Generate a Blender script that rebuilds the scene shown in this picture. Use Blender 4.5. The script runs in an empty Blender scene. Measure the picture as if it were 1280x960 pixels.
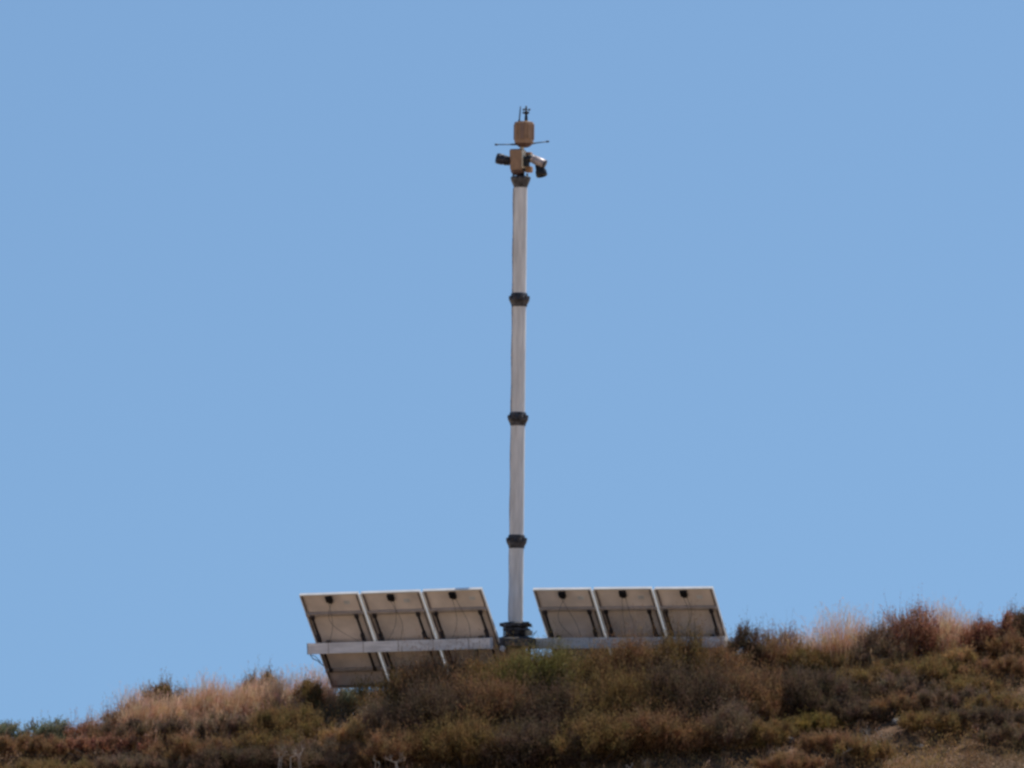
import bpy, bmesh, math, random
import numpy as np
from mathutils import Vector, Matrix
R = math.radians
S = bpy.context.scene
COL = S.collection
random.seed(7)
rng = np.random.default_rng(11)

# ------------------------------------------------------------------ camera (long telephoto, looking up the slope)
SC = 78.0                      # photo pixels per metre at the mast
PITCH = R(5.0); DIST = 150.0
TGT = Vector((-5/SC, 0, 320/SC*1.004))
CAMP = TGT - DIST*Vector((0, math.cos(PITCH), math.sin(PITCH)))
cd = bpy.data.cameras.new('camera'); cam = bpy.data.objects.new('camera', cd); COL.objects.link(cam)
cam.location = CAMP; cam.rotation_euler = (R(90)+PITCH, 0, 0)
cd.sensor_width = 36; cd.lens = 36*DIST/(1280/SC)
cd.clip_start = 1; cd.clip_end = 20000
S.camera = cam

def at(px, py, Y):
    """world point seen at photo pixel (px,py) standing at depth Y"""
    d = Vector(((px-640)/SC/DIST, 1.0, -(py-480)/SC/DIST))
    fwd = Vector((0, math.cos(PITCH), math.sin(PITCH))); up = Vector((0, -math.sin(PITCH), math.cos(PITCH)))
    v = fwd + up*d.z + Vector((1,0,0))*d.x
    t = (Y-CAMP.y)/v.y
    return CAMP + v*t

# ------------------------------------------------------------------ light
SUN_EL, SUN_AZ = R(61), R(40)      # azimuth from +Y (away from camera) towards +X
w = bpy.data.worlds.new('World'); S.world = w; w.use_nodes = True
nt = w.node_tree; nt.nodes.clear()
sky = nt.nodes.new('ShaderNodeTexSky'); sky.sky_type = 'NISHITA'; sky.sun_disc = False
sky.sun_elevation = SUN_EL; sky.sun_rotation = SUN_AZ
sky.altitude = 0; sky.air_density = 1.0; sky.dust_density = 0.6; sky.ozone_density = 1.5
stc = nt.nodes.new('ShaderNodeTexCoord'); sad = nt.nodes.new('ShaderNodeVectorMath'); sad.operation = 'ADD'; sad.inputs[1].default_value = (0, 0, .24)
snm = nt.nodes.new('ShaderNodeVectorMath'); snm.operation = 'NORMALIZE'
nt.links.new(stc.outputs['Generated'], sad.inputs[0]); nt.links.new(sad.outputs[0], snm.inputs[0]); nt.links.new(snm.outputs[0], sky.inputs[0])
mul = nt.nodes.new('ShaderNodeMix'); mul.data_type = 'RGBA'; mul.blend_type = 'MULTIPLY'; mul.inputs[0].default_value = 1
mul.inputs[7].default_value = (1, 1, 1, 1)
SKYTINT = mul.inputs[7]
bg = nt.nodes.new('ShaderNodeBackground'); bg.inputs[1].default_value = 0.15
out = nt.nodes.new('ShaderNodeOutputWorld')
nt.links.new(sky.outputs[0], mul.inputs[6]); nt.links.new(mul.outputs[2], bg.inputs[0]); nt.links.new(bg.outputs[0], out.inputs[0])
SKYTINT.default_value = (.595, .725, .775, 1)
sl = bpy.data.lights.new('sun', 'SUN'); sl.energy = 5.0; sl.angle = R(0.5); sl.color = (1, .95, .88)
so = bpy.data.objects.new('sun', sl); COL.objects.link(so)
sd = Vector((math.cos(SUN_EL)*math.sin(SUN_AZ), math.cos(SUN_EL)*math.cos(SUN_AZ), math.sin(SUN_EL)))
so.rotation_euler = sd.to_track_quat('Z', 'Y').to_euler(); so.location = (20, 20, 30)

S.view_settings.view_transform = 'Standard'; S.view_settings.look = 'None'; S.view_settings.exposure = 0
S.render.engine = 'CYCLES'
S.cycles.pixel_filter_type = 'BLACKMAN_HARRIS'; S.cycles.filter_width = 2.8
S.cycles.max_bounces = 6; S.cycles.transparent_max_bounces = 6

# ------------------------------------------------------------------ materials
def mat(name, col, rough=.6, metal=0, var=.15, scale=3.0, col2=None, bump=0, spec=.4, stretch=None):
    m = bpy.data.materials.new(name); m.use_nodes = True; t = m.node_tree; b = t.nodes['Principled BSDF']
    b.inputs['Roughness'].default_value = rough; b.inputs['Metallic'].default_value = metal
    b.inputs['Specular IOR Level'].default_value = spec
    tc = t.nodes.new('ShaderNodeTexCoord'); mp = t.nodes.new('ShaderNodeMapping')
    if stretch: mp.inputs['Scale'].default_value = stretch
    n = t.nodes.new('ShaderNodeTexNoise'); n.inputs['Scale'].default_value = scale; n.inputs['Detail'].default_value = 6
    r = t.nodes.new('ShaderNodeValToRGB'); r.color_ramp.elements[0].position = .32; r.color_ramp.elements[1].position = .68
    c2 = col2 or tuple(c*(1-var*1.6) for c in col)
    r.color_ramp.elements[0].color = (*c2, 1); r.color_ramp.elements[1].color = (*[min(1, c*(1+var*.5)) for c in col], 1)
    t.links.new(tc.outputs['Object'], mp.inputs[0]); t.links.new(mp.outputs[0], n.inputs[0]); t.links.new(n.outputs[0], r.inputs[0]); t.links.new(r.outputs[0], b.inputs['Base Color'])
    if bump:
        bm_ = t.nodes.new('ShaderNodeBump'); bm_.inputs['Strength'].default_value = bump; bm_.inputs['Distance'].default_value = .01
        t.links.new(n.outputs[0], bm_.inputs['Height']); t.links.new(bm_.outputs[0], b.inputs['Normal'])
    return m
M = {}
M['pole'] = mat('weathered_pole_paint', (.78,.75,.71), .5, 0, .14, 4, bump=.3, stretch=(4,4,.5))
M['dark'] = mat('dark_steel', (.075,.072,.078), .5, .1, .5, 14)
M['black'] = mat('black_plastic', (.012,.012,.014), .45, 0, .3, 20)
M['navy'] = mat('dark_blue_housing', (.02,.022,.04), .45, 0, .3, 20)
M['tan'] = mat('desert_tan_paint', (.35,.215,.13), .6, 0, .12, 12)
M['tanlight'] = mat('pale_tan_and_lit_side', (.80,.70,.52), .6, 0, .12, 12)
M['orange'] = mat('orange_tan_bracket_paint', (.45,.25,.13), .6, 0, .15, 12)
M['chrome'] = mat('brushed_lens_barrel', (.50,.42,.40), .42, .1, .3, 12)
M['footshade'] = mat('shaded_underside_brown', (.10,.055,.045), .6)  # dark brown puts shade into the undersides of the sensor head
M['cover'] = mat('faded_brown_cover', (.24,.15,.105), .6)
M['back'] = mat('panel_backsheet', (.88,.77,.68), .7, 0, .14, 2.6)
M['alu'] = mat('aluminium_frame', (.86,.84,.80), .45, .15, .08, 8)
M['aludull'] = mat('dull_frame', (.47,.39,.33), .6, 0, .12, 8)
M['beam'] = mat('galvanised_beam', (.92,.86,.82), .5, .0, .16, 5, bump=.2, stretch=(.6,3,3))
M['strip'] = mat('painted_lit_edge', (.93,.93,.93), .5, 0, .05)
M['flange'] = mat('frame_flange_brown', (.20,.15,.135), .6, 0, .3, 5)
M['strut'] = mat('dark_strut_steel', (.06,.052,.055), .5, .2, .3, 9)
M['cable'] = mat('black_cable', (.03,.027,.027), .6)
M['steelwht'] = mat('white_label_and_glint', (.72,.72,.70), .45)
M['pale_box'] = mat('pale_khaki_box_paint', (.42,.37,.28), .6)
M['rock'] = mat('pale_stone', (.42,.36,.30), .85, 0, .3, 14, bump=.8)
M['twig'] = mat('bleached_dead_wood', (.50,.44,.38), .8, 0, .2, 20)
M['wood'] = mat('brush_stem_bark', (.11,.08,.065), .9, 0, .35, 10)
# photovoltaic cells (far side)
m = bpy.data.materials.new('photovoltaic_glass'); m.use_nodes = True; t = m.node_tree; b = t.nodes['Principled BSDF']
b.inputs['Roughness'].default_value = .12; b.inputs['Coat Weight'].default_value = .5
tc = t.nodes.new('ShaderNodeTexCoord'); mp = t.nodes.new('ShaderNodeMapping'); mp.inputs['Scale'].default_value = (1, 1, 1)
br = t.nodes.new('ShaderNodeTexBrick'); br.offset = 0; br.inputs['Scale'].default_value = 1; br.inputs['Brick Width'].default_value = .16; br.inputs['Row Height'].default_value = .16
br.inputs['Mortar Size'].default_value = .004; br.inputs['Color1'].default_value = (.012,.02,.055,1); br.inputs['Color2'].default_value = (.016,.026,.07,1); br.inputs['Mortar'].default_value = (.3,.3,.32,1)
t.links.new(tc.outputs['Object'], mp.inputs[0]); t.links.new(mp.outputs[0], br.inputs[0]); t.links.new(br.outputs[0], b.inputs['Base Color'])
M['pv'] = m
def leafmat(name, trans=.35):
    m = bpy.data.materials.new(name); m.use_nodes = True; t = m.node_tree; t.nodes.clear()
    a = t.nodes.new('ShaderNodeAttribute'); a.attribute_name = 'tone'
    n = t.nodes.new('ShaderNodeTexNoise'); n.inputs['Scale'].default_value = 6
    mx = t.nodes.new('ShaderNodeMix'); mx.data_type = 'RGBA'; mx.blend_type = 'MULTIPLY'; mx.inputs[0].default_value = .5
    tc = t.nodes.new('ShaderNodeTexCoord'); t.links.new(tc.outputs['Object'], n.inputs[0])
    t.links.new(a.outputs['Color'], mx.inputs[6]); t.links.new(n.outputs['Color'], mx.inputs[7])
    d = t.nodes.new('ShaderNodeBsdfDiffuse'); tr = t.nodes.new('ShaderNodeBsdfTranslucent'); ms = t.nodes.new('ShaderNodeMixShader'); ms.inputs[0].default_value = trans
    o = t.nodes.new('ShaderNodeOutputMaterial')
    t.links.new(mx.outputs[2], d.inputs[0]); t.links.new(mx.outputs[2], tr.inputs[0]); t.links.new(d.outputs[0], ms.inputs[1]); t.links.new(tr.outputs[0], ms.inputs[2]); t.links.new(ms.outputs[0], o.inputs[0])
    return m
M['leaf'] = leafmat('scrub_foliage', .3); M['grass'] = leafmat('dry_grass_blades', .45)

# ------------------------------------------------------------------ mesh helpers
class MB:
    def __init__(s): s.v = []; s.f = []; s.sm = []
    def add(s, vs, fs, smooth=False):
        o = len(s.v); s.v += [tuple(p) for p in vs]; s.f += [tuple(i+o for i in f) for f in fs]; s.sm += [smooth]*len(fs)
    def box(s, c, size, rot=None, ch=0.0):
        bm = bmesh.new(); bmesh.ops.create_cube(bm, size=1)
        for v in bm.verts: v.co = Vector((v.co.x*size[0], v.co.y*size[1], v.co.z*size[2]))
        if ch: bmesh.ops.bevel(bm, geom=list(bm.edges), offset=ch, segments=2, affect='EDGES', profile=.6)
        s.frombm(bm, c, rot)
        return s
    def frombm(s, bm, c=(0,0,0), rot=None, smooth=False):
        c = Vector(c); rot = rot or Matrix.Identity(3); bm.verts.index_update()
        s.add([c + rot @ v.co for v in bm.verts], [[v.index for v in f.verts] for f in bm.faces], smooth); bm.free()
    def lathe(s, prof, c=(0,0,0), rot=None, n=24, smooth=True, cap=True, ph=0):
        c = Vector(c); rot = rot or Matrix.Identity(3); vs = []; fs = []
        for r, z in prof:
            for k in range(n):
                a = 2*math.pi*k/n+ph; vs.append(c + rot @ Vector((r*math.cos(a), r*math.sin(a), z)))
        for i in range(len(prof)-1):
            for k in range(n):
                k2 = (k+1) % n; fs.append((i*n+k, i*n+k2, (i+1)*n+k2, (i+1)*n+k))
        s.add(vs, fs, smooth)
        if cap: s.add([], [])
        if cap:
            o = len(s.v)-len(vs)
            s.f.append(tuple(o+k for k in range(n))[::-1]); s.sm.append(False)
            s.f.append(tuple(o+(len(prof)-1)*n+k for k in range(n))); s.sm.append(False)
        return s
    def rod(s, a, b, r0, r1=None, n=12):
        a = Vector(a); b = Vector(b); q = (b-a).to_track_quat('Z', 'Y').to_matrix(); L = (b-a).length
        return s.lathe([(r0, 0), (r0 if r1 is None else r1, L)], a, q, n)
    def tube(s, pts, r, n=6):
        pts = [Vector(p) for p in pts]
        for i in range(len(pts)-1): s.rod(pts[i], pts[i+1], r, r, n)
        return s
    def build(s, name, material, parent=None):
        me = bpy.data.meshes.new(name); me.from_pydata(s.v, [], s.f); me.update()
        me.polygons.foreach_set('use_smooth', s.sm); me.materials.append(material)
        o = bpy.data.objects.new(name, me); COL.objects.link(o); o.parent = parent
        return o
def fastmesh(name, verts, nper, material, tones=None, parent=None):
    """verts (N*nper,3): N separate polygons of nper corners; tones (N,3)"""
    N = len(verts)//nper; me = bpy.data.meshes.new(name)
    me.vertices.add(N*nper); me.vertices.foreach_set('co', np.ascontiguousarray(verts, dtype=np.float32).ravel())
    me.loops.add(N*nper); me.loops.foreach_set('vertex_index', np.arange(N*nper, dtype=np.int32))
    me.polygons.add(N); me.polygons.foreach_set('loop_start', np.arange(0, N*nper, nper, dtype=np.int32))
    me.update(calc_edges=True)
    if tones is not None:
        a = me.color_attributes.new('tone', 'FLOAT_COLOR', 'POINT')
        c = np.ones((N*nper, 4), np.float32); c[:, :3] = np.repeat(tones, nper, axis=0); a.data.foreach_set('color', c.ravel())
    me.materials.append(material)
    o = bpy.data.objects.new(name, me); COL.objects.link(o); o.parent = parent
    return o
def tag(o, label, cat, group=None, kind=None):
    if label: o['label'] = label
    if cat: o['category'] = cat
    if group: o['group'] = group
    if kind: o['kind'] = kind
    return o
def thing(name, loc, label, cat, rot=(0,0,0), group=None):
    o = bpy.data.objects.new(name, None); COL.objects.link(o); o.location = loc; o.rotation_euler = rot; o.empty_display_size = .2
    return tag(o, label, cat, group)

# ------------------------------------------------------------------ terrain
def vnoise(x, y, s, seed):
    x = np.asarray(x)/s; y = np.asarray(y)/s; xi = np.floor(x); yi = np.floor(y); fx = x-xi; fy = y-yi
    fx = fx*fx*(3-2*fx); fy = fy*fy*(3-2*fy)
    def h(a, b):
        v = np.sin(a*127.1+b*311.7+seed*74.7)*43758.5453; return v-np.floor(v)
    return (h(xi, yi)*(1-fx)+h(xi+1, yi)*fx)*(1-fy)+(h(xi, yi+1)*(1-fx)+h(xi+1, yi+1)*fx)*fy-.5
CX = np.array([-60, -20, -8.2, -6.9, -5.9, -4.5, -3.0, -1.5, 0, 2, 3.4, 4.6, 5.6, 6.6, 8.2, 14, 60])
CZ = np.array([-6, -3.3, -1.85, -1.68, -1.42, -1.28, -1.26, -1.10, -1.0, -.92, -.86, -.74, -.62, -.46, -.34, -.1, -4.])
def terrain(x, y):
    x = np.asarray(x, dtype=float); y = np.asarray(y, dtype=float)
    c = np.interp(x, CX, CZ)
    t = np.maximum(-(y+.6), 0); t2 = np.maximum(y-1.6, 0)
    z = c - 9.5*(1-np.exp(-t*.50/9.5)) - 9.5*(1-np.exp(-t2*.30/9.5))
    near = np.exp(-(np.abs(y)/60)**2)*np.exp(-(np.abs(x)/80)**2)
    z = z + near*(.22*vnoise(x, y, 1.7, 1)+.10*vnoise(x, y, .6, 2)+.05*vnoise(x, y, .23, 3)) + (1-near)*1.2*vnoise(x, y, 40, 5)
    return np.maximum(z, -13)
def axis(n, fine, ext):
    u = np.linspace(-1, 1, n); k = 9.0
    return np.sinh(u*k)/np.sinh(k)*ext*.999 + u*fine
gx = axis(460, 13, 6000); gy = axis(460, 13, 6000)
X, Y = np.meshgrid(gx, gy); Z = terrain(X, Y)
n = len(gx); V = np.stack([X.ravel(), Y.ravel(), Z.ravel()], 1)
I = np.arange(n*n).reshape(n, n); F = np.stack([I[:-1, :-1].ravel(), I[:-1, 1:].ravel(), I[1:, 1:].ravel(), I[1:, :-1].ravel()], 1)
me = bpy.data.meshes.new('hillside'); me.from_pydata(V.tolist(), [], F.tolist()); me.update()
me.polygons.foreach_set('use_smooth', [True]*len(F))
m = bpy.data.materials.new('dry_hill_soil'); m.use_nodes = True; t = m.node_tree; b = t.nodes['Principled BSDF']; b.inputs['Roughness'].default_value = .95; b.inputs['Specular IOR Level'].default_value = .1
tc = t.nodes.new('ShaderNodeTexCoord'); n1 = t.nodes.new('ShaderNodeTexNoise'); n1.inputs['Scale'].default_value = 1.6; n1.inputs['Detail'].default_value = 10; n1.inputs['Roughness'].default_value = .7
r = t.nodes.new('ShaderNodeValToRGB'); E = r.color_ramp.elements
E[0].position = .3; E[0].color = (.045,.032,.022,1); E[1].position = .72; E[1].color = (.26,.155,.095,1)
e = E.new(.5); e.color = (.14,.085,.052,1)
bp = t.nodes.new('ShaderNodeBump'); bp.inputs['Distance'].default_value = .06; bp.inputs['Strength'].default_value = .9
n2 = t.nodes.new('ShaderNodeTexNoise'); n2.inputs['Scale'].default_value = 11; n2.inputs['Detail'].default_value = 8
for nn in (n1, n2): t.links.new(tc.outputs['Object'], nn.inputs[0])
geo = t.nodes.new('ShaderNodeNewGeometry'); ln_ = t.nodes.new('ShaderNodeVectorMath'); ln_.operation = 'LENGTH'; mr = t.nodes.new('ShaderNodeMapRange')
mr.inputs[1].default_value = 8; mr.inputs[2].default_value = 22; dm = t.nodes.new('ShaderNodeMix'); dm.data_type = 'RGBA'; dm.inputs[7].default_value = (.56,.42,.28,1)   # dry grassland out of view, made pale to bounce light onto shaded backs
t.links.new(geo.outputs['Position'], ln_.inputs[0]); t.links.new(ln_.outputs['Value'], mr.inputs[0]); t.links.new(mr.outputs[0], dm.inputs[0]); t.links.new(r.outputs[0], dm.inputs[6])
t.links.new(n1.outputs[0], r.inputs[0]); t.links.new(dm.outputs[2], b.inputs['Base Color']); t.links.new(n2.outputs[0], bp.inputs['Height']); t.links.new(bp.outputs[0], b.inputs['Normal'])
me.materials.append(m)
hill = bpy.data.objects.new('hillside', me); COL.objects.link(hill); hill['kind'] = 'structure'
hill['label'] = 'dry brown hillside under the scrub'

# ------------------------------------------------------------------ mast
LEAN = math.atan2(6.0, 535)
GZ = float(terrain(0, 0))
mast = thing('surveillance_mast', (-.009, 0, 0), 'tall pale ringed mast carrying tan camera boxes and antennas above the brush', 'mast', (0, LEAN, 0))
def L(px, py, y=0.0):
    """photo pixel -> mast frame"""
    z = (800-py)/SC*1.004
    return Vector(((px-(644.3+(800-py)*.0112))/SC, y, z + y*math.tan(PITCH)))
def zz(py): return (800-py)/SC*1.004
cuts = [222, 375, 524, 677, 779]
rad = [.1095, .1115, .1145, .1175]
for i in range(4):
    mb = MB(); z1 = zz(cuts[i]+(4 if i == 0 else 0)); z0 = zz(cuts[i+1])
    N = 26; prof = []
    for k in range(N+1):
        z = z0+(z1-z0)*k/N; prof.append((rad[i]*(1+.006*math.sin(k*1.3+i)+.008*math.sin(k*2.9+i*2)), z))
    mb.lathe(prof, n=32); mb.build('pole_section', M['pole'], mast)
    # cable clip strip down the left side of each section
cb = MB(); pts = []
for k in range(60):
    py = 235+(775-235)*k/59; pts.append((-.112-.004*math.sin(k*.9), -.03, zz(py)))
cb.tube(pts, .009, 6); cb.build('cable', M['aludull'], mast)
for py in (375, 524, 677):
    mb = MB(); c = L(0, py); z = zz(py)
    mb.lathe([(.119, z-.108), (.128, z-.102), (.134, z-.07), (.160, z-.02), (.167, z-.006), (.167, z+.012), (.150, z+.05), (.142, z+.055), (.138, z+.09), (.128, z+.11), (.119, z+.112)], n=10, smooth=False, ph=.2)
    co = mb.build('collar', M['dark'], mast)
    for k in range(10):
        a = k*2*math.pi/10+.2+.314
        MB().box((math.cos(a)*.150, math.sin(a)*.150, z+.038), (.035, .05, .05), Matrix.Rotation(a, 3, 'Z'), .006).build('clamp_block', M['strut'], co)
# top flange
mb = MB(); mb.lathe([(.108, zz(236)), (.112, zz(233)), (.150, zz(226)), (.162, zz(222.5)), (.162, zz(221)), (.13, zz(220)), (.06, zz(219.5))], n=20)
fl = mb.build('top_flange', M['dark'], mast)
for sx, pyt in ((-.118, 217.0), (.105, 216.5)):
    MB().rod((sx, -.03, zz(222)), (sx, -.03, zz(pyt)), .016).build('pin', M['dark'], fl)
MB().lathe([(.065, zz(221)), (.063, zz(213)), (.07, zz(212.5)), (.07, zz(209))], (0.0, 0, 0), n=20).build('neck', M['black'], mast)
# lower camera box
yaw = R(-20)
RY = Matrix.Rotation(yaw, 3, 'Z')
c = L(647.2, 200)
mb = MB()
bm = bmesh.new(); bmesh.ops.create_cube(bm, size=1)
for v in bm.verts: v.co = Vector((v.co.x*.215, v.co.y*.225, v.co.z*.33))
bmesh.ops.bevel(bm, geom=list(bm.edges), offset=.012, segments=2, affect='EDGES')
for v in bm.verts:
    if v.co.z < -.14: v.co.x *= .9; v.co.y *= .9
mb.frombm(bm, c, RY); 
head = mb.build('camera_mount_box', M['tan'], mast)
MB().lathe([(.06, -.235), (.10, -.205), (.115, -.166)], c, RY, 8, False, ph=.39).build('turntable', M['footshade'], head)
MB().box(c + RY @ Vector((.1085, -.02, .015)), (.010, .17, .29), RY, .003).build('lit_side_face', M['tanlight'], head)  # paler plate paints the sunlit right face of the box
MB().box(c + RY @ Vector((-.0, 0, .169)), (.19, .20, .014), RY, .003).build('lid', M['strut'], head)
# rear tan bracket on right
mb = MB(); mb.box(L(661, 194, .10), (.10, .12, .12), RY, .02); mb.box(L(661, 211, .08), (.11, .12, .10), RY, .02)
mb.box(L(659, 202, .13), (.06, .06, .2), RY, .01)
mb.build('sensor_bracket', M['orange'], head)
# left camera: dark barrel pointing left
lc = MB(); A = L(638, 201.5, .0); B = L(620.6, 197.5, -.05)
d = (B-A).normalized(); q = d.to_track_quat('Z', 'Y').to_matrix(); Ln = (B-A).length
lc.lathe([(.05, 0), (.072, .01), (.078, Ln*.5), (.088, Ln*.55), (.088, Ln*.9), (.078, Ln), (.06, Ln), (.055, Ln-.03)], A, q, 24)
lco = lc.build('camera_barrel', M['navy'], head)
MB().lathe([(.054, Ln-.028), (.03, Ln-.018), (.001, Ln-.015)], A, q, 20).build('lens', M['black'], lco)
MB().lathe([(.0785, Ln*.25), (.082, Ln*.28), (.082, Ln*.36), (.0785, Ln*.39)], A, q, 24, cap=False).build('focus_ring', M['black'], lco)
# right pivot + bright barrel + hanging dark camera
pv = MB(); pv.lathe([(.05, -.07), (.062, -.06), (.062, .06), (.05, .07)], L(661.5, 198, -.08), Matrix.Rotation(R(70), 3, 'Y'), 20)
pv.box(L(658.5, 203, -.07), (.075, .10, .13), RY, .015)
pvo = pv.build('pan_tilt_joint', M['black'], head)
A = L(664.3, 197.2, -.08); B = L(681.3, 205.0, -.12); d = (B-A).normalized(); q = d.to_track_quat('Z', 'Y').to_matrix(); Ln = (B-A).length
mb = MB(); mb.lathe([(.05, 0), (.068, .004), (.068, .03), (.058, .034), (.058, .042), (.070, .046), (.073, Ln-.03), (.062, Ln-.01), (.05, Ln)], A, q, 24)
bo = mb.build('camera_barrel', M['chrome'], head)
MB().lathe([(.0745, Ln-.016), (.078, Ln-.01), (.074, Ln+.006), (.05, Ln+.008)], A, q, 24).build('lens_rim', M['navy'], bo)
A = L(673.6, 203, -.06); B = L(677.5, 219.5, -.10); d = (B-A).normalized(); q = d.to_track_quat('Z', 'Y').to_matrix(); Ln = (B-A).length
mb = MB(); mb.lathe([(.055, 0), (.07, .02), (.075, Ln*.5), (.09, Ln*.62), (.092, Ln-.01), (.084, Ln), (.07, Ln), (.065, Ln-.03)], A, q, 20)
MBo = mb.build('camera_hood', M['black'], head)
# stem to upper housing
MB().lathe([(.05, zz(187)), (.035, zz(186)), (.035, zz(182)), (.05, zz(181))], (L(652.3, 185).x, 0, 0), n=16).build('upper_neck', M['tanlight'], mast)
# upper radio housing : faceted, tapered foot, ribs
uc = L(655, 167).x
mb = MB()
mb.lathe([(.150, zz(178.6)), (.156, zz(176.5)), (.157, zz(168)), (.160, zz(153.5)), (.155, zz(152.2)), (.10, zz(151.1)), (.05, zz(151))], (uc, 0, 0), Matrix.Rotation(R(12), 3, 'Z'), 8, False)
up = mb.build('radio_housing', M['tan'], mast)
MB().lathe([(.06, zz(183.6)), (.095, zz(182.6)), (.135, zz(180)), (.144, zz(178.65))], (uc, 0, 0), Matrix.Rotation(R(12), 3, 'Z'), 8, False).build('housing_foot', M['footshade'], up)
for k in range(8):
    a = R(12)+k*math.pi/4+math.pi/8
    p = Vector((uc+math.cos(a)*.148, math.sin(a)*.148, zz(164.5)))
    MB().box(p, (.034, .066, .25), Matrix.Rotation(a, 3, 'Z'), .008).build('antenna_panel', M['cover'] if k % 2 else M['tan'], up)
mb = MB(); p = L(648.9, 153); mb.rod((p.x, -.05, p.z), (p.x+.02, -.05, zz(132.5)), .012, .009, 8); mb.lathe([(.018, 0), (.018, .06)], (p.x, -.05, p.z-.02), n=10)
mb.build('whip_antenna', M['navy'], up)
mb = MB(); p = L(657.6, 153)
mb.lathe([(.028, p.z-.03), (.026, zz(146)), (.018, zz(142)), (.016, zz(136)), (.012, zz(131.2))], (p.x, 0, 0), n=12)
mb.lathe([(.03, zz(142)), (.034, zz(141)), (.034, zz(139)), (.02, zz(138))], (p.x, 0, 0), n=12)
wo = mb.build('weather_sensor', M['black'], up)
mb = MB()
tip2_ = lambda a: Vector((p.x+.05*math.cos(a+1), .05*math.sin(a+1), zz(140.5)))
for k in range(3):
    mb = MB(); a = k*2*math.pi/3+.35; tip = Vector((p.x+.055*math.cos(a), .055*math.sin(a), zz(136)))
    mb.rod((p.x, 0, zz(136)), tip, .006, .006, 6); mb.rod(tip, tip2_(a), .004, .004, 5); mb.lathe([(.003, -.018), (.015, -.008), (.017, .01), (.012, .018)], tip, n=10)
    tip2 = Vector((p.x+.05*math.cos(a+1), .05*math.sin(a+1), zz(140.5))); mb.rod((p.x, 0, zz(140.5)), tip2, .006, .006, 6); mb.lathe([(.003, -.016), (.013, -.006), (.013, .014)], tip2, n=10)
    mb.build('cup', M['navy'], wo)
for a, b_, y in ((L(643, 180.2), L(620.3, 180.6), -.02), (L(665, 178.3), L(684.6, 175.6), .03)):
    mb = MB(); a = Vector((a.x, y, a.z)); b_ = Vector((b_.x, y, b_.z)); dd = (b_-a)
    mb.rod(a-dd*.25, a+dd*.2, .016, .014, 8); mb.rod(a+dd*.1, b_, .009, .008, 8)
    mb.lathe([(.004, -.028), (.016, -.02), (.016, .02), (.004, .028)], b_, dd.to_track_quat('Z', 'Y').to_matrix(), 10)
    mb.build('side_antenna', M['navy'], up)
# base
mb = MB()
mb.lathe([(.19, zz(783)), (.235, zz(782)), (.235, zz(778.5)), (.20, zz(777.5)), (.13, zz(777))], n=16, smooth=False)
mb.lathe([(.15, zz(795)), (.15, zz(783))], n=20)
mb.lathe([(.205, zz(787.6)), (.205, zz(784.6))], n=12, smooth=False)
for k in range(8):
    a = k*math.pi/4+.2; mb.box((math.cos(a)*.225, math.sin(a)*.225, zz(780.5)), (.07, .05, .055), Matrix.Rotation(a, 3, 'Z'), .008)
    mb.rod((math.cos(a)*.19, math.sin(a)*.19, zz(796)), (math.cos(a)*.19, math.sin(a)*.19, zz(782)), .012)
bf = mb.build('base_flange', M['dark'], mast)
for p_, sz_, an_ in ((L(635.5, 780, -.2), (.13, .05, .05), 20), (L(656.5, 778, -.18), (.12, .06, .05), -25), (L(634, 784.5, -.2), (.10, .04, .025), 0), (L(658, 785.5, -.19), (.12, .04, .025), 0)):
    MB().box(p_, sz_, Matrix.Rotation(R(an_), 3, 'Z'), .004).build('clamp_lever', M['dark'], bf)
MB().box(L(661, 790, -.17), (.10, .09, .085), Matrix.Rotation(R(25), 3, 'Z'), .02).build('junction_box', M['pale_box'], mast)
MB().tube([L(664.5, 795, -.15), L(667, 792, -.15), L(671, 787, -.16)], .006).build('small_antenna', M['black'], mast)
# platform: low hipped cover and skid down to the ground
mb = MB()
def frus(x0, x1, X0, X1, y0, y1, Y0, Y1, zt, zb):
    mb.add([(x0,y0,zt),(x1,y0,zt),(x1,y1,zt),(x0,y1,zt),(X0,Y0,zb),(X1,Y0,zb),(X1,Y1,zb),(X0,Y1,zb)], [(0,1,2,3),(7,6,5,4),(0,4,5,1),(1,5,6,2),(2,6,7,3),(3,7,4,0)])
frus(-.17, .20, -.30, .33, -.2, .2, -.42, .42, zz(795.3), zz(799))
frus(-.30, .33, -.30, .33, -.42, .42, -.42, .42, zz(799)-.001, zz(808))
mb.build('base_cover', M['dark'], mast)
mb = MB()
for sx in (-.2, .22):
    for sy in (-.3, .3): mb.box((sx, sy, -.42), (.07, .07, .68), None, .005)
mb.box((0, -.3, -.55), (.5, .05, .06)); mb.box((0, .3, -.55), (.5, .05, .06))
mb.box((0, 0, -.80), (1.1, 1.0, .12), None, .02); mb.box((0, 0, -.99), (.9, .9, .26), None, .02)
mb.build('skid_frame', M['strut'], mast)
MB().box((-.205, -.40, -.155), (.085, .05, .085), Matrix.Rotation(R(30), 3, 'Y'), .012).build('glint_box', M['steelwht'], mast)  # added white box standing in for a bright glint
MB().box((.0, .02, -.42), (.34, .4, .6), None, .02).build('control_cabinet', M['tan'], mast)

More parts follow.
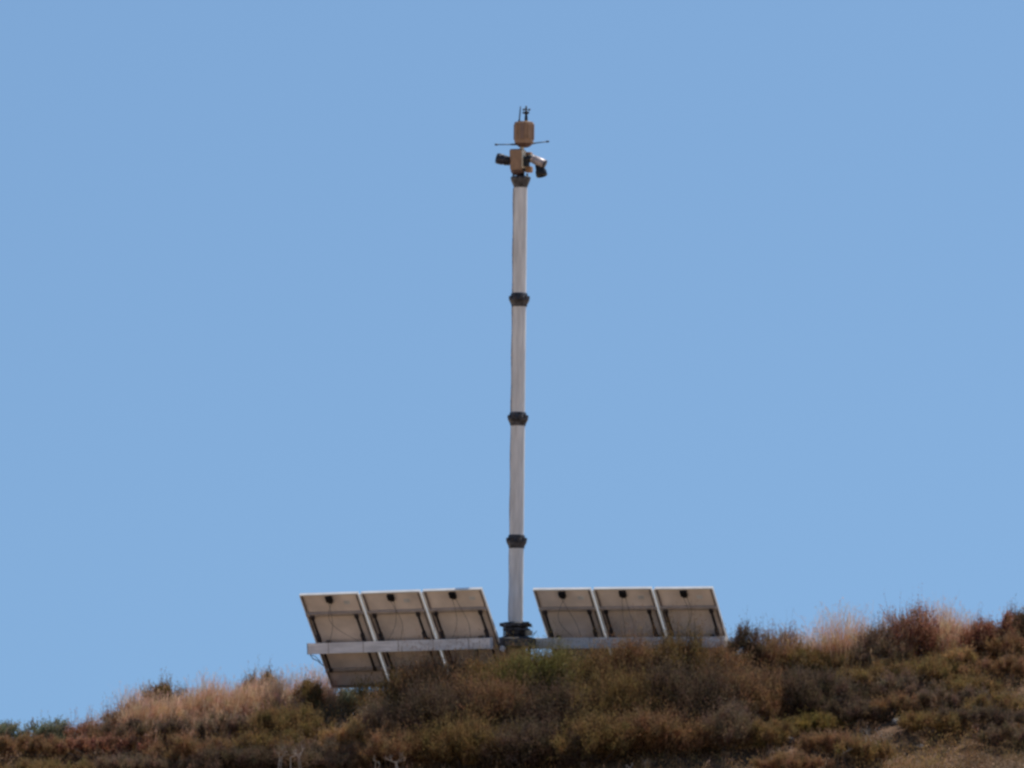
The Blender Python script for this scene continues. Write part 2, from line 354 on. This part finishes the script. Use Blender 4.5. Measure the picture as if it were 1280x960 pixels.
# ------------------------------------------------------------------ solar arrays
PW, PL, GAP, T = 1.018, 2.0, .052, R(45)
RT = Matrix.Rotation(T, 3, 'X')      # local u axis (0,cos,sin)?  set explicitly below
def array(name, pxc, pyc, rz, rx, label, x0, x1, seed):
    rnd = random.Random(seed)
    c = at(pxc, pyc, .03)
    root = thing('solar_array', c, label, 'solar panels', (0, rx, rz), 'solar arrays either side of the mast')
    ux = Vector((1,0,0)); u = Vector((0,-math.cos(T), math.sin(T))); nb = Vector((0,-math.sin(T),-math.cos(T)))   # nb = back normal
    Rm = Matrix((ux, u, nb)).transposed()
    P = lambda x, uu, b: ux*x + u*uu + nb*b
    PW = 1.0 if pxc < 640 else .975
    for k in range(3):
        xc = (k-1)*(PW+GAP)
        dz = rnd.uniform(-.004, .004)
        mb = MB(); mb.box(P(xc, dz, 0), (PW-.03, PL-.03, .006), Rm)
        p = mb.build('solar_panel', M['back'], root)
        mb = MB(); mb.box(P(xc, dz, -.0125), (PW-.034, PL-.034, .008), Rm); mb.build('glass_face', M['pv'], p)
        mb = MB(); fd = .05; e = .026
        mb.box(P(xc, dz+PL/2-.008, .005), (PW, .022, fd), Rm, .002); mb.box(P(xc, dz-PL/2+.008, .005), (PW, .022, fd), Rm, .002)
        for s in (-1, 1): mb.box(P(xc+s*(PW/2-.008), dz, .006), (.02, PL-.05, fd-.003), Rm, .002)
        mb.build('frame', M['alu'], p)
        for s in (-1, 1): MB().box(P(xc+s*(PW/2-.030), dz, .0255), (.030, PL-.06, .006), Rm).build('frame_flange', M['flange'], p)
        MB().box(P(xc, dz-PL/2+.034, .0255), (PW-.09, .030, .006), Rm).build('frame_flange', M['flange'], p)
        MB().box(P(xc+rnd.uniform(.2, .3), dz+.80, .0055), (.10, .07, .004), Rm).build('rating_label', M['steelwht'], p)
        # junction box
        jb = MB(); jb.box(P(xc-.015, dz+.90, .033), (.115, .11, .05), Rm, .012); jb.box(P(xc-.015, dz+.835, .028), (.07, .04, .03), Rm, .005)
        jo = jb.build('junction_box', M['black'], p)
        # cross rails
        for uu in (.60, -.60):
            MB().box(P(xc, uu, .045), (PW-.03, .055, .055), Rm, .006).build('cross_rail', M['aludull'], p)
            MB().box(P(xc, uu-.045, .022), (PW-.04, .03, .028), Rm, .004).build('rail_shadow_strip', M['strut'], p)  # dark strip stands in for the shadow line beneath the rail
        for s in (-1, 1):
            mb = MB(); xs = xc+s*.375+rnd.uniform(-.01, .01)
            mb.box(P(xs, 0, .085), (.035, 1.16, .035), Rm, .004); mb.box(P(xs, .57, .08), (.065, .08, .045), Rm, .006); mb.box(P(xs, -.57, .08), (.055, .06, .045), Rm, .006)
            mb.box(P(xs, .14, .10), (.055, .14, .06), Rm, .006)
            mb.build('strut', M['strut'], root)
        # cables
        for s in (-1, 1):
            bx = xc-.015+s*.03; sag = rnd.uniform(-.3, .3); en = rnd.uniform(-.4, .4) if s > 0 else rnd.uniform(-.2, .2); pts = []
            for i in range(15):
                f = i/14; pts.append(P(bx+en*f**1.6+sag*math.sin(f*math.pi)*.6, .83-.76*f, .03+.085*math.sin(min(1, f*2.2)*math.pi/2)))
            MB().tube(pts, .0032, 5).build('cable', M['cable'], p)
    for k in (-.5, .5):
        MB().box(P(k*(PW+GAP)-.004, 0, -.012), (.026, PL-.1, .012), Rm, .002).build('gap_lit_edge', M['strip'], root)  # added pale bar imitating sunlit frame edge and sky in the gap
    # torque beam, carried on saddles
    mb = MB(); by = P(0, 0, .19)
    bc = Vector(((x0+x1)/2, by.y, by.z)); mb.box(bc, (x1-x0, .13, .175), Matrix.Rotation(R(4), 3, 'X'), .008)
    bo = mb.build('beam', M['beam'], root)
    for x in (x0-.002, x1+.002): MB().box((x, by.y, by.z), (.010, .137, .182), Matrix.Rotation(R(4), 3, 'X'), .003).build('end_cap', M['strut'] if x < 0 else M['beam'], bo)
    for k in range(5):
        x = x0+(x1-x0)*(k+.6)/5.2; MB().box((x, by.y, by.z), (.012, .136, .181), Matrix.Rotation(R(4), 3, 'X')).build('joint_band', M['aludull'], bo)
    for k in (-1.3, -.4, .4, 1.3): MB().box(P(k, 0, .10), (.07, .12, .07), Rm, .006).build('saddle', M['strut'], root)
    # loose cable loop at outer end
    xe = x0+.04
    MB().tube([(xe, by.y-.05, by.z-.095), (xe+.04, by.y-.04, by.z-.16), (xe+.12, by.y-.02, by.z-.20), (xe+.2, by.y+.04, by.z-.28)], .008).build('cable', M['cable'], root)
    MB().tube([(xe, by.y-.05, by.z-.09), (xe+.09, by.y-.04, by.z-.13), (xe+.16, by.y, by.z-.22)], .006).build('cable', M['cable'], root)
    # ground posts
    for x in ((x1-.25),) if pxc < 640 else ((x0+.5), (x1-.9)):
        w0 = root.matrix_basis
        mb = MB(); zg = float(terrain(c.x+x*math.cos(rz), c.y+x*math.sin(rz)+.0)) - c.z
        mb.box((x, by.y, (by.z-.08+zg-.1)/2), (.06, .06, (by.z-.08)-(zg-.1)), None, .005)
        mb.box((x, by.y, zg+.02), (.3, .3, .04), None, .004)
        mb.build('post', M['strut'], root)
    return root
array('l', 508.0, 797.5, R(-20), R(-.5), 'solar array of three tilted panels left of the mast, bottom corner clear of brush', -1.62, 1.49, 3)
array('r', 796.0, 793.5, R(-20), R(.75), 'solar array of three tilted panels right of the mast, lower half hidden by brush', -1.74, 1.55, 5)

# ------------------------------------------------------------------ vegetation
def unit(v): return v/np.maximum(np.linalg.norm(v, axis=1, keepdims=True), 1e-6)
def foliage(rx, ry, h, c1, c2, nclump, seed, leaf=.03, lw=.010, dens=1.0, upright=.5, wisp=.15, tipc=None):
    """clumpy crown: stems fan out from the base, twigs burst from clump centres, narrow leaves follow the twigs"""
    g = np.random.default_rng(seed)
    ang = g.uniform(0, 2*np.pi, nclump); rr = np.sqrt(g.uniform(0, 1, nclump)); hz = g.uniform(.28, 1.0, nclump)
    env = np.sqrt(np.clip(1-(np.maximum(hz-.35, 0)/.75)**2, .05, 1))*(1-.18*upright*(hz < .35))
    lump = g.uniform(.6, 1.25, nclump)
    C = np.stack([np.cos(ang)*rr*rx*env*lump, np.sin(ang)*rr*ry*env*lump, hz*h*.86*g.uniform(.7, 1.12, nclump)], 1)
    nt_ = int(30*dens)
    ci = np.repeat(np.arange(nclump), nt_); NT = len(ci)
    rad_ = min(rx, h)*.34
    outd = unit(C[ci]*np.array([1, 1, .5])+g.normal(0, .08, (NT, 3)))
    d = unit(outd*.6 + np.array([0, 0, upright*1.5]) + g.normal(0, .55, (NT, 3)))
    st = C[ci] + g.normal(0, .42, (NT, 3))*rad_*.7
    shoot = (g.uniform(0, 1, NT) > .86)
    ln = rad_*g.uniform(.5, 1.3, NT)*(1+wisp*3.6*shoot*g.uniform(.3, 1.3, NT))
    d = np.where(shoot[:, None], unit(d+np.array([.15, 0, 1.6])), d)
    nl = 9
    f = np.tile(np.linspace(.0, 1, nl), NT) ; ti = np.repeat(np.arange(NT), nl); NL = len(ti)
    p = st[ti]+d[ti]*(ln[ti]*f)[:, None]+g.normal(0, .010, (NL, 3))
    ld = unit(d[ti]*.9+g.normal(0, .6, (NL, 3)))
    sd_ = unit(np.cross(ld, g.normal(0, 1, (NL, 3))))
    l = leaf*g.uniform(.6, 1.5, NL)*(1-.35*f); wd = lw*g.uniform(.6, 1.4, NL)*(1-.35*f)
    q = np.stack([p-sd_*wd[:, None]*.5, p+ld*(l*.5)[:, None]-sd_*wd[:, None], p+ld*l[:, None], p+ld*(l*.5)[:, None]+sd_*wd[:, None]], 1)
    keep = p[:, 2] > -.05
    mixc = np.clip(g.normal(.5, .28, nclump)[ci][ti]+g.normal(0, .18, NL), 0, 1)[:, None]
    tone = np.array(c1)*(1-mixc)+np.array(c2)*mixc
    tone = 2.75*tone*g.uniform(.65, 1.3, NL)[:, None]
    if tipc is not None:
        k = np.clip((p[:, 2]/h-.6)*2.2, 0, 1)[:, None]*g.uniform(.2, 1, NL)[:, None]; tone = tone*(1-k)+2.0*np.array(tipc)*k
    # twigs as slivers
    s2 = unit(np.cross(d, g.normal(0, 1, (NT, 3))))*.0028
    tw = np.stack([st-s2, st+s2, st+d*ln[:, None]*1.08, st+d*ln[:, None]*1.08], 1)
    kt = (st[:, 2] > 0); tw = tw[kt]; tt = np.tile(np.array(c1)*.9, (len(tw), 1))
    pc = C[ci][kt]; s3 = s2[kt]; ln2 = np.stack([pc-s3, pc+s3, st[kt]+s3*.7, st[kt]-s3*.7], 1)      # twig from clump centre
    Q = np.concatenate([q[keep], tw, ln2]); TT = np.concatenate([tone[keep], tt, tt])
    return Q.reshape(-1, 3), TT, C, tw
def stems(C, g, r=.009):
    mb = MB()
    for c in C:
        c = Vector(c); b = Vector((c.x*.12+g.uniform(-.03, .03), c.y*.12+g.uniform(-.03, .03), -.06))
        m1 = b.lerp(c, .5)+Vector((g.uniform(-.05, .05), g.uniform(-.05, .05), g.uniform(-.02, .06)))
        mb.rod(b, m1, r, r*.7, 5); mb.rod(m1, c, r*.7, r*.35, 5)
    return mb
PAL = {  # two tones each, linear base colour
 'olive': ((.085,.070,.030), (.15,.115,.05), (.20,.15,.075)),
 'green': ((.075,.078,.026), (.13,.13,.042), (.16,.15,.065)),
 'greygreen': ((.085,.105,.075), (.15,.17,.12), None),
 'brown': ((.105,.062,.040), (.19,.115,.07), (.26,.17,.11)),
 'red': ((.135,.060,.040), (.23,.105,.07), (.32,.18,.13)),
 'dark': ((.034,.028,.023), (.085,.065,.05), (.11,.085,.065)),  # kept extra dark to paint the shadow hollow on the right slope
 'grey': ((.105,.085,.072), (.18,.145,.12), (.24,.20,.17)),
 'gold': ((.17,.105,.045), (.30,.19,.085), (.36,.24,.13)),
 'yellow': ((.13,.10,.03), (.21,.155,.045), (.23,.175,.07)),
}
for k_ in PAL:
    f_ = .25 if k_ in ('gold', 'yellow', 'green', 'greygreen') else (.2 if k_ in ('dark', 'red') else .5)
    PAL[k_] = tuple(None if t_ is None else tuple((c_*(1-f_)+m_*f_)*(.8 if k_ in ('grey', 'yellow') else 1) for c_, m_ in zip(t_, (.165, .092, .038))) for t_ in PAL[k_])
SEED = [100]
def shrub(px, pytop, wpx, Yd, pal, label, name='scrub_bush', cat='bush', nclump=None, dens=1.0, upright=.5, wisp=.15, leaf=.032, lw=.009, hmin=.3, group=None):
    SEED[0] += 1
    p = at(px, pytop, Yd); zg = float(terrain(p.x, Yd)); h = max(hmin, p.z-zg)*((1.12 if wpx < 70 else 1.04) if Yd > -.8 else .93); rx = wpx/2/SC
    ry = min(max(rx*.8, .3), .6)
    root = thing(name, (p.x, Yd, zg), label, cat, group=group)
    if nclump is None: nclump = int(16+rx*h*110)
    c1, c2, tp = PAL[pal]
    q, tone, C, tw = foliage(rx, ry, h, c1, c2, nclump, SEED[0], leaf, lw, dens, upright, wisp, tp)
    fo = fastmesh('foliage', q, 4, M['leaf'], tone, root)
    g = random.Random(SEED[0])
    mb = stems(C[:26], g)
    mb.build('branches', M['wood'], root)
    return root
# skyline bushes, left to right
G = 'scrub bushes covering the hilltop'
B = [
 (6, 911, 46, -.3, 'greygreen', 'small grey-green leafy bush cut by the left edge of the photo', .8, .1),
 (62, 908, 66, -.2, 'greygreen', 'grey-green leafy bush on the low skyline at far left', .8, .1),
 (112, 905, 80, -.2, 'red', 'reddish brown thin bush between the green bush and the pinkish grass at far left', .6, .4),
 (160, 888, 70, 0, 'brown', 'brown feathery bush where the skyline steps up to the grass', .6, .4),
 (210, 866, 66, .1, 'olive', 'dark olive upright bush standing in the tan grass on the left ridge', .8, .4),
 (322, 852, 56, .2, 'olive', 'narrow dark upright bush in the grass left of the solar panels', .9, .5),
 (384, 858, 44, .7, 'olive', 'olive upright bush just left of the hanging corner of the solar panels', .9, .5),
 (440, 862, 70, 1.4, 'greygreen', 'blue-green bush behind and below the bottom corner of the left solar panels', .9, .1),
 (492, 848, 80, -1.1, 'olive', 'olive bush covering the bottom edge of the leftmost solar panels', 1.1, .4),
 (546, 829, 96, -1.3, 'brown', 'tan brown feathery bush rising over the second panel of the left solar array', 1.2, .4),
 (607, 826, 76, -1.2, 'olive', 'golden olive bush under the inner end of the left solar beam', 1.2, .4),
 (676, 815, 104, -1.5, 'green', 'fresh green bush right below the foot of the mast', 1.4, .2),
 (645, 814, 60, -.9, 'brown', 'brownish bush hiding the mast base', 1.1, .3),
 (735, 818, 80, -1.4, 'olive', 'olive bush under the inner end of the right solar beam', 1.2, .4),
 (790, 803, 92, -1.5, 'brown', 'reddish brown twiggy bush under the middle of the right solar array', 1.2, .5),
 (848, 790, 84, -1.4, 'olive', 'dark olive bush whose twigs rise over the right solar beam', 1.2, .5),
 (898, 803, 64, -1.2, 'brown', 'brown bush covering the outer corner of the right solar array', 1.1, .4),
 (930, 798, 60, -.5, 'dark', 'dark thin bush just right of the right solar array', .8, .5),
 (975, 797, 90, .1, 'brown', 'grey-brown sparse bush in the pink grass right of the panels', .6, .3),
 (1042, 818, 80, -.2, 'olive', 'low olive bush in the dip of the right skyline', .9, .3),
 (1100, 796, 84, -.1, 'grey', 'small grey thin bush at the left foot of the tall skyline bush', .8, .2),
 (1142, 769, 96, .0, 'red', 'tall dark reddish bush, highest on the right skyline', .7, .25),
 (1180, 788, 56, .2, 'brown', 'brown airy bush leaning against the right side of the tallest bush', .8, .3),
 (1226, 781, 60, -.3, 'red', 'dark rusty red bush near the right edge skyline', 1.1, .3),
 (1256, 772, 48, -.2, 'red', 'thin dark upright bush poking up near the right edge', .7, .5),
 (1281, 770, 60, -.1, 'dark', 'dark bush cut by the right edge at the skyline', .8, .5),
 # middle band
 (40, 938, 100, -1.0, 'brown', 'dark brown bush below the leafy green bushes at the left edge', 1.2, .2),
 (125, 930, 110, -1.2, 'red', 'reddish brown low bush under the left slope of the skyline', 1.2, .3),
 (205, 905, 110, -1.1, 'dark', 'dark brown bush under the tan grass at left', 1.3, .3),
 (290, 898, 110, -1.2, 'grey', 'grey-brown bush beneath the left end of the grass ridge', 1.2, .3),
 (362, 890, 90, -1.5, 'olive', 'dark olive bush left of the golden bush', 1.2, .3),
 (432, 893, 56, -2.75, 'gold', 'pale golden pointed bush below the solar panel corner', 1.5, .3),
 (482, 884, 70, -2.2, 'grey', 'grey bush right beside the golden bush', 1.1, .3),
 (545, 868, 110, -2.3, 'dark', 'dark brown bush below the tan feathery bush', 1.3, .3),
 (612, 858, 100, -2.2, 'brown', 'dark brown bush left of the green bush, one row lower', 1.3, .3),
 (700, 866, 110, -2.4, 'dark', 'dark shadowy bush below the green bush', 1.3, .3),
 (778, 850, 110, -2.3, 'olive', 'dark olive bush in the middle of the slope under the right solar array', 1.3, .3),
 (858, 842, 110, -2.3, 'dark', 'dark brown bush below the outer half of the right solar array', 1.3, .3),
 (930, 838, 90, -1.9, 'brown', 'brown rounded bush downhill of the thin dark bush', 1.2, .3),
 (1008, 845, 110, -1.8, 'dark', 'nearly black wide bush on the right slope, shadow hollow painted into its colour', 1.5, .2),
 (1085, 838, 100, -1.2, 'olive', 'olive brown bush below the dip in the right skyline', 1.2, .3),
 (1158, 826, 96, -1.1, 'olive', 'olive bush directly under the tallest reddish bush', 1.2, .3),
 (1200, 812, 46, -.8, 'gold', 'small golden bush between the tallest bush and the rusty red bush', .8, .3),
 (1256, 832, 90, -1.2, 'brown', 'brown bush under the right edge skyline', 1.2, .3),
 # right ridge, in front of the grass
 (955, 812, 60, -.4, 'brown', 'thin brown bush at the left end of the right-hand grass patch', .7, .5),
 (1005, 815, 56, -.4, 'olive', 'thin olive twigs in the middle of the right-hand grass patch', .6, .5),
 (1255, 800, 60, -.5, 'brown', 'rust-brown loose bush in front of the dark bushes at the right edge skyline', .9, .4),
 # right slope fill
 (1118, 872, 60, -2.3, 'brown', 'small brown bush left of the pale boulder on the right slope', 1.1, .3),
 (960, 905, 60, -3.1, 'olive', 'small olive bush at the left rim of the bare soil patch', 1.1, .3),
 (1035, 925, 80, -3.6, 'brown', 'brown low bush at the bottom edge under the yellow-green bush', 1.1, .3),
 (985, 944, 70, -4.2, 'brown', 'rusty low bush at the bottom edge below the bare soil patch', 1.0, .3),
 (1080, 940, 70, -4.0, 'olive', 'small olive bush at the bottom edge in front of the forked dead branch', 1.0, .3),
 (1222, 905, 90, -3.2, 'dark', 'dark low bush at the bottom edge near the right corner', 1.2, .3),
 (1272, 925, 70, -3.8, 'grey', 'grey-brown bush filling the bottom right corner', 1.2, .3),
 (1215, 850, 70, -1.9, 'olive', 'small olive bush below the rusty red bush', 1.1, .3),
 (1130, 848, 70, -1.7, 'grey', 'greyish low bush below the tallest reddish bush', 1.1, .3),
 (1050, 872, 60, -2.1, 'dark', 'dark low bush tucked right of the nearly black wide bush', 1.2, .3),
 (250, 925, 90, -2.0, 'brown', 'brown low bush in the lower left slope below the grass ridge', 1.2, .3),
 (340, 918, 90, -2.2, 'olive', 'olive low bush in the lower left, uphill of the bleached branch', 1.2, .3),
 # lower band
 (70, 962, 120, -2.0, 'olive', 'olive bush at the bottom left corner', 1.2, .2),
 (190, 948, 130, -2.3, 'grey', 'grey-brown bush along the bottom edge at left', 1.2, .2),
 (300, 938, 120, -2.6, 'dark', 'dark bush along the bottom edge below the grass ridge', 1.2, .2),
 (400, 932, 110, -2.8, 'grey', 'grey twiggy bush at the bottom edge under the golden bush', 1.0, .3),
 (490, 920, 110, -3.0, 'brown', 'brown bush at the bottom edge left of centre', 1.2, .3),
 (580, 905, 110, -3.1, 'olive', 'olive bush at the bottom edge just left of centre', 1.2, .3),
 (665, 912, 120, -3.3, 'dark', 'very dark bush at the bottom edge below the mast', 1.3, .3),
 (745, 902, 100, -3.2, 'olive', 'olive brown bush at the bottom edge right of centre', 1.2, .3),
 (825, 896, 110, -3.2, 'brown', 'brown bush at the bottom edge under the right solar array', 1.2, .3),
 (905, 890, 90, -3.0, 'grey', 'grey-brown bush left of the bare soil patch', 1.2, .3),
 (1018, 896, 62, -2.7, 'yellow', 'yellow-green rounded bush beside the bare soil patch', 1.4, .2),
 (1068, 896, 70, -2.4, 'dark', 'dark green-black bush right of the yellow-green bush', 1.3, .2),
 (1190, 868, 110, -2.2, 'grey', 'grey-brown low bush in the middle of the right slope', 1.1, .3),
 (1256, 880, 120, -2.6, 'olive', 'grey olive wide bush in the bottom right corner', 1.3, .3),
 (1160, 920, 90, -3.2, 'olive', 'low olive bush at the bottom edge right of the dead branches', 1.2, .3),
]
for (px, py, wp, Yd, pal, lab, dn, ws) in B:
    if Yd < -.8 and pal not in ('gold', 'yellow'): wp *= 1.3
    shrub(px, py, wp, Yd, pal, lab, dens=dn, wisp=ws, group=G, leaf=.036 if pal == 'greygreen' else (.028 if pal == 'red' else .070), lw=.012 if pal in ('greygreen', 'red') else .0055, upright=.25 if pal == 'greygreen' else .8)

# undergrowth (stuff): low scrub over the slope, thinner over the bare patches at right
def scatter_ground(N, x0, x1, y0, y1, keepf, seed):
    g = np.random.default_rng(seed); x = g.uniform(x0, x1, N); y = g.uniform(y0, y1, N); k = keepf(x, y, g); return x[k], y[k], g
def bare(x, y):
    a = np.exp(-(((x-4.35)/.75)**2+((y+3.6)/.9)**2)); b_ = np.exp(-(((x-6.1)/.8)**2+((y+2.9)/.7)**2)); return np.maximum(a, b_*.8)
x, y, g = scatter_ground(22000, -11, 11, -6.5, 2.0, lambda x, y, g: g.uniform(0, 1, len(x)) > bare(x, y)*1.15, 5)
z = terrain(x, y); nT = len(x); kk = 16
ci = np.repeat(np.arange(nT), kk); NL = len(ci)
base = np.stack([x, y, z], 1)[ci]+g.normal(0, .05, (NL, 3))*np.array([1, 1, .2])
hh = (.08+.24*g.random(nT))[ci]*g.uniform(.6, 1.3, NL)
d = unit(g.normal(0, .6, (NL, 3))+np.array([0, 0, .9])); p = base+d*(hh*g.uniform(0, 1, NL))[:, None]
sdv = unit(np.cross(d, g.normal(0, 1, (NL, 3))))*g.uniform(.004, .010, NL)[:, None]; l = g.uniform(.025, .06, NL)[:, None]
q = np.stack([p-sdv*.5, p+d*l*.5-sdv, p+d*l, p+d*l*.5+sdv], 1).reshape(-1, 3)
straw = np.clip((vnoise(x, y, .55, 29)+.5+.18*(x > 3.4)-.62)*4, 0, 1)[:, None]; tn = vnoise(x, y, .8, 9)+.5; tn2 = vnoise(x, y, .5, 19)+.5
A1 = np.array((.085,.062,.030)); A2 = np.array((.15,.085,.042)); A3 = np.array((.12,.09,.06))
tc_ = A1*(1-tn[:, None])+A2*tn[:, None]; tc_ = tc_*(1-.4*tn2[:, None])+A3*.4*tn2[:, None]
tc_ = tc_*(1-straw)+np.array((.21,.135,.06))*straw
o = fastmesh('undergrowth', q, 4, M['leaf'], tc_[ci]*2.3*g.uniform(.6, 1.35, NL)[:, None])
tag(o, 'low brown undergrowth matting the slope between the bushes', 'undergrowth', kind='stuff')

# dry grass (stuff)
def grass(name, zones, label, seed, c1, c2, ctip):
    g = np.random.default_rng(seed); Q = []; Tn = []
    for (xa, xb, ya, yb, N, h0, h1) in zones:
        nt2 = int(N/14); tx = g.uniform(xa, xb, nt2); ty = g.uniform(ya, yb, nt2)
        th = g.uniform(h0*.7, h1, nt2)*(1+1.0*vnoise(tx, ty, .45, seed)); tcol = g.uniform(.75, 1.35, nt2); ci = np.repeat(np.arange(nt2), 14); NB = len(ci)
        bx = tx[ci]+g.normal(0, .045, NB); by = ty[ci]+g.normal(0, .045, NB); bz = terrain(bx, by)
        h = th[ci]*g.uniform(.45, 1.15, NB); la = g.uniform(0, 2*np.pi, NB); le = np.abs(g.normal(0, .22, NB))*h
        dx = np.cos(la)*le+.03; dy = np.sin(la)*le
        wv = g.uniform(0, np.pi, NB); wx = np.cos(wv); wy = np.sin(wv); w0 = g.uniform(.0018, .0036, NB)
        pts = [np.stack([bx+dx*f**2, by+dy*f**2, bz+h*f*(1-.08*f)], 1) for f in (0, .4, .75, 1.)]
        W = np.stack([wx, wy, np.zeros(NB)], 1)*w0[:, None]
        for i in range(3):
            wa = W*(1-.2*i); wb = W*(1-.2*(i+1))
            Q.append(np.stack([pts[i]-wa, pts[i]+wa, pts[i+1]+wb, pts[i+1]-wb], 1))
            mm = g.uniform(0, 1, (NB, 1)); cc = (np.array(c1)*(1-mm)+np.array(c2)*mm)
            k = (0, .35, .8)[i]; Tn.append((cc*(1-k)+np.array(ctip)*k)*tcol[ci][:, None])
        # feathery seed heads
        kx = g.random(NB) < .45; T_ = pts[3][kx]; n2 = len(T_); m_ = 5
        ii = np.repeat(np.arange(n2), m_); pp = T_[ii]-np.array([0, 0, 1])*g.uniform(0, .07, len(ii))[:, None]+g.normal(0, .008, (len(ii), 3))
        dd = unit(g.normal(0, .6, (len(ii), 3))+np.array([.2, 0, .8])); s3 = unit(np.cross(dd, g.normal(0, 1, (len(ii), 3))))*.0025; ll = g.uniform(.02, .04, len(ii))[:, None]
        Q.append(np.stack([pp-s3, pp+s3, pp+dd*ll+s3*.4, pp+dd*ll-s3*.4], 1)); Tn.append(np.tile(np.array(ctip), (len(ii), 1))*g.uniform(.7, 1.1, (len(ii), 1)))
    q = np.concatenate(Q).reshape(-1, 3); tn = np.concatenate(Tn)
    o = fastmesh(name, q, 4, M['grass'], tn); return tag(o, label, 'grass', kind='stuff')
wx = lambda px: (px-640)/SC
grass('dry_grass', [
 (wx(150), wx(345), -1.0, .5, 16000, .36, .66), (wx(335), wx(412), .7, 1.7, 4500, .45, .75), (wx(160), wx(390), -1.5, -.8, 2500, .25, .45), (wx(95), wx(165), -.5, .5, 1500, .25, .45), (wx(0), wx(110), -.5, .5, 700, .2, .36),
 (wx(925), wx(1075), -.2, .9, 8500, .5, .86), (wx(1040), wx(1110), -.5, .5, 900, .25, .45), (wx(1150), wx(1285), .1, .9, 5500, .55, .88), (wx(1060), wx(1140), -.2, .7, 2600, .45, .72), (wx(1170), wx(1215), -.5, .2, 1800, .55, .85),
 (wx(395), wx(640), -1.9, -1.2, 1500, .3, .5), (wx(640), wx(900), -2.2, -1.3, 900, .3, .5),
 (wx(930), wx(1280), -4.5, -1.5, 1500, .15, .3), (wx(0), wx(930), -4.5, -1.2, 2200, .15, .34)],
 'pinkish tan dry grass standing along the ridge', 21, (.50,.27,.10), (.72,.42,.18), (.88,.60,.43))

# dead branches
def dead(px, py, Yd, n, size, label, seed, flat=.5):
    lift = max(.05, at(px, py, Yd).z-float(terrain(at(px, py, Yd).x, Yd))-.08)
    g = random.Random(seed); p = at(px, py, Yd); zg = float(terrain(p.x, Yd)); mb = MB()
    def grow(a, d, L_, r, dep):
        b = a+d*L_; mb.rod(a, b, r, r*.6, 6)
        if dep:
            for _ in range(2 if dep > 1 else 3):
                nd = (d+Vector((g.uniform(-.8, .8), g.uniform(-.5, .5), g.uniform(-.3, .7)))).normalized(); grow(b, nd, L_*g.uniform(.5, .85), r*.6, dep-1)
    for k in range(n):
        base_ = Vector((g.uniform(-.2, .2), g.uniform(-.1, .1), lift)); mb.rod((base_.x*1.6, .25, -.05), base_, .003, .0025, 5); grow(base_, Vector((g.uniform(-1, 1), g.uniform(-.6, .1), flat)).normalized(), size*g.uniform(.25, .65), .0045, 4)
    o = mb.build('dead_branch', M['twig'], None); o.location = (p.x, Yd, max(zg, p.z-.2)); o.location.z = zg+.02
    o.scale = (1, 1, 1)
    return tag(o, label, 'dead branch', group='bleached dead branches on the slope')
dead(362, 942, -3.6, 7, .15, 'bleached dead branch at the bottom edge, left of the golden bush', 1, .25)
dead(480, 948, -4.0, 6, .13, 'grey dead branch at the bottom edge, left of centre', 2, .25)
dead(1092, 925, -3.9, 5, .20, 'forked white dead branch right of the yellow-green bush', 3, 1.1)
dead(1045, 938, -4.2, 3, .15, 'bleached dead branch lying at the lower right, below the yellow-green bush', 6, .3)
dead(1130, 862, -1.9, 3, .14, 'pale dead twigs high on the right slope under the tall bush', 8, .8)
dead(800, 955, -4.3, 3, .10, 'tiny white dead twigs at the very bottom right of centre', 14, .3)
# rocks
def rock(px, py, Yd, s, label, seed, shade='rock'):
    bm = bmesh.new(); bmesh.ops.create_icosphere(bm, subdivisions=3, radius=1); g = random.Random(seed)
    off = g.uniform(0, 50)
    for v in bm.verts:
        nz = float(vnoise(v.co.x*2+off+v.co.z*1.3, v.co.y*2+off, .9, seed)); v.co = Vector((v.co.x*s, v.co.y*s*.8, v.co.z*s*.6))*(1+.5*nz)
    mb = MB(); mb.frombm(bm, smooth=False); p = at(px, py, Yd)
    o = mb.build('rock', M[shade]); o.location = (p.x, Yd, float(terrain(p.x, Yd))+s*.2); o.rotation_euler.z = g.uniform(0, 3)
    return tag(o, label, 'rock', group='stones on the slope')
def front(px, py):
    """depth where the sight line through this pixel meets the hillside"""
    for i in range(900):
        Yd = -9+i*.01; p = at(px, py, Yd)
        if p.z < float(terrain(p.x, Yd)): return Yd
    return -3.
for k, (px, py, s, lab) in enumerate([
 (1125, 905, .13, 'pale tan boulder right of the dead branches'), (1165, 880, .09, 'small pinkish stone uphill of the pale boulder'),
 (985, 928, .12, 'reddish stone on the bare soil patch'), (1150, 935, .07, 'small pale stone near the bottom edge at right'),
 (965, 950, .05, 'tiny white stone at the bottom edge left of the bare soil'), (1185, 868, .07, 'whitish stone at the foot of the rusty red bush slope')]):
    rock(px, py, front(px, py), s, lab, 40+k)
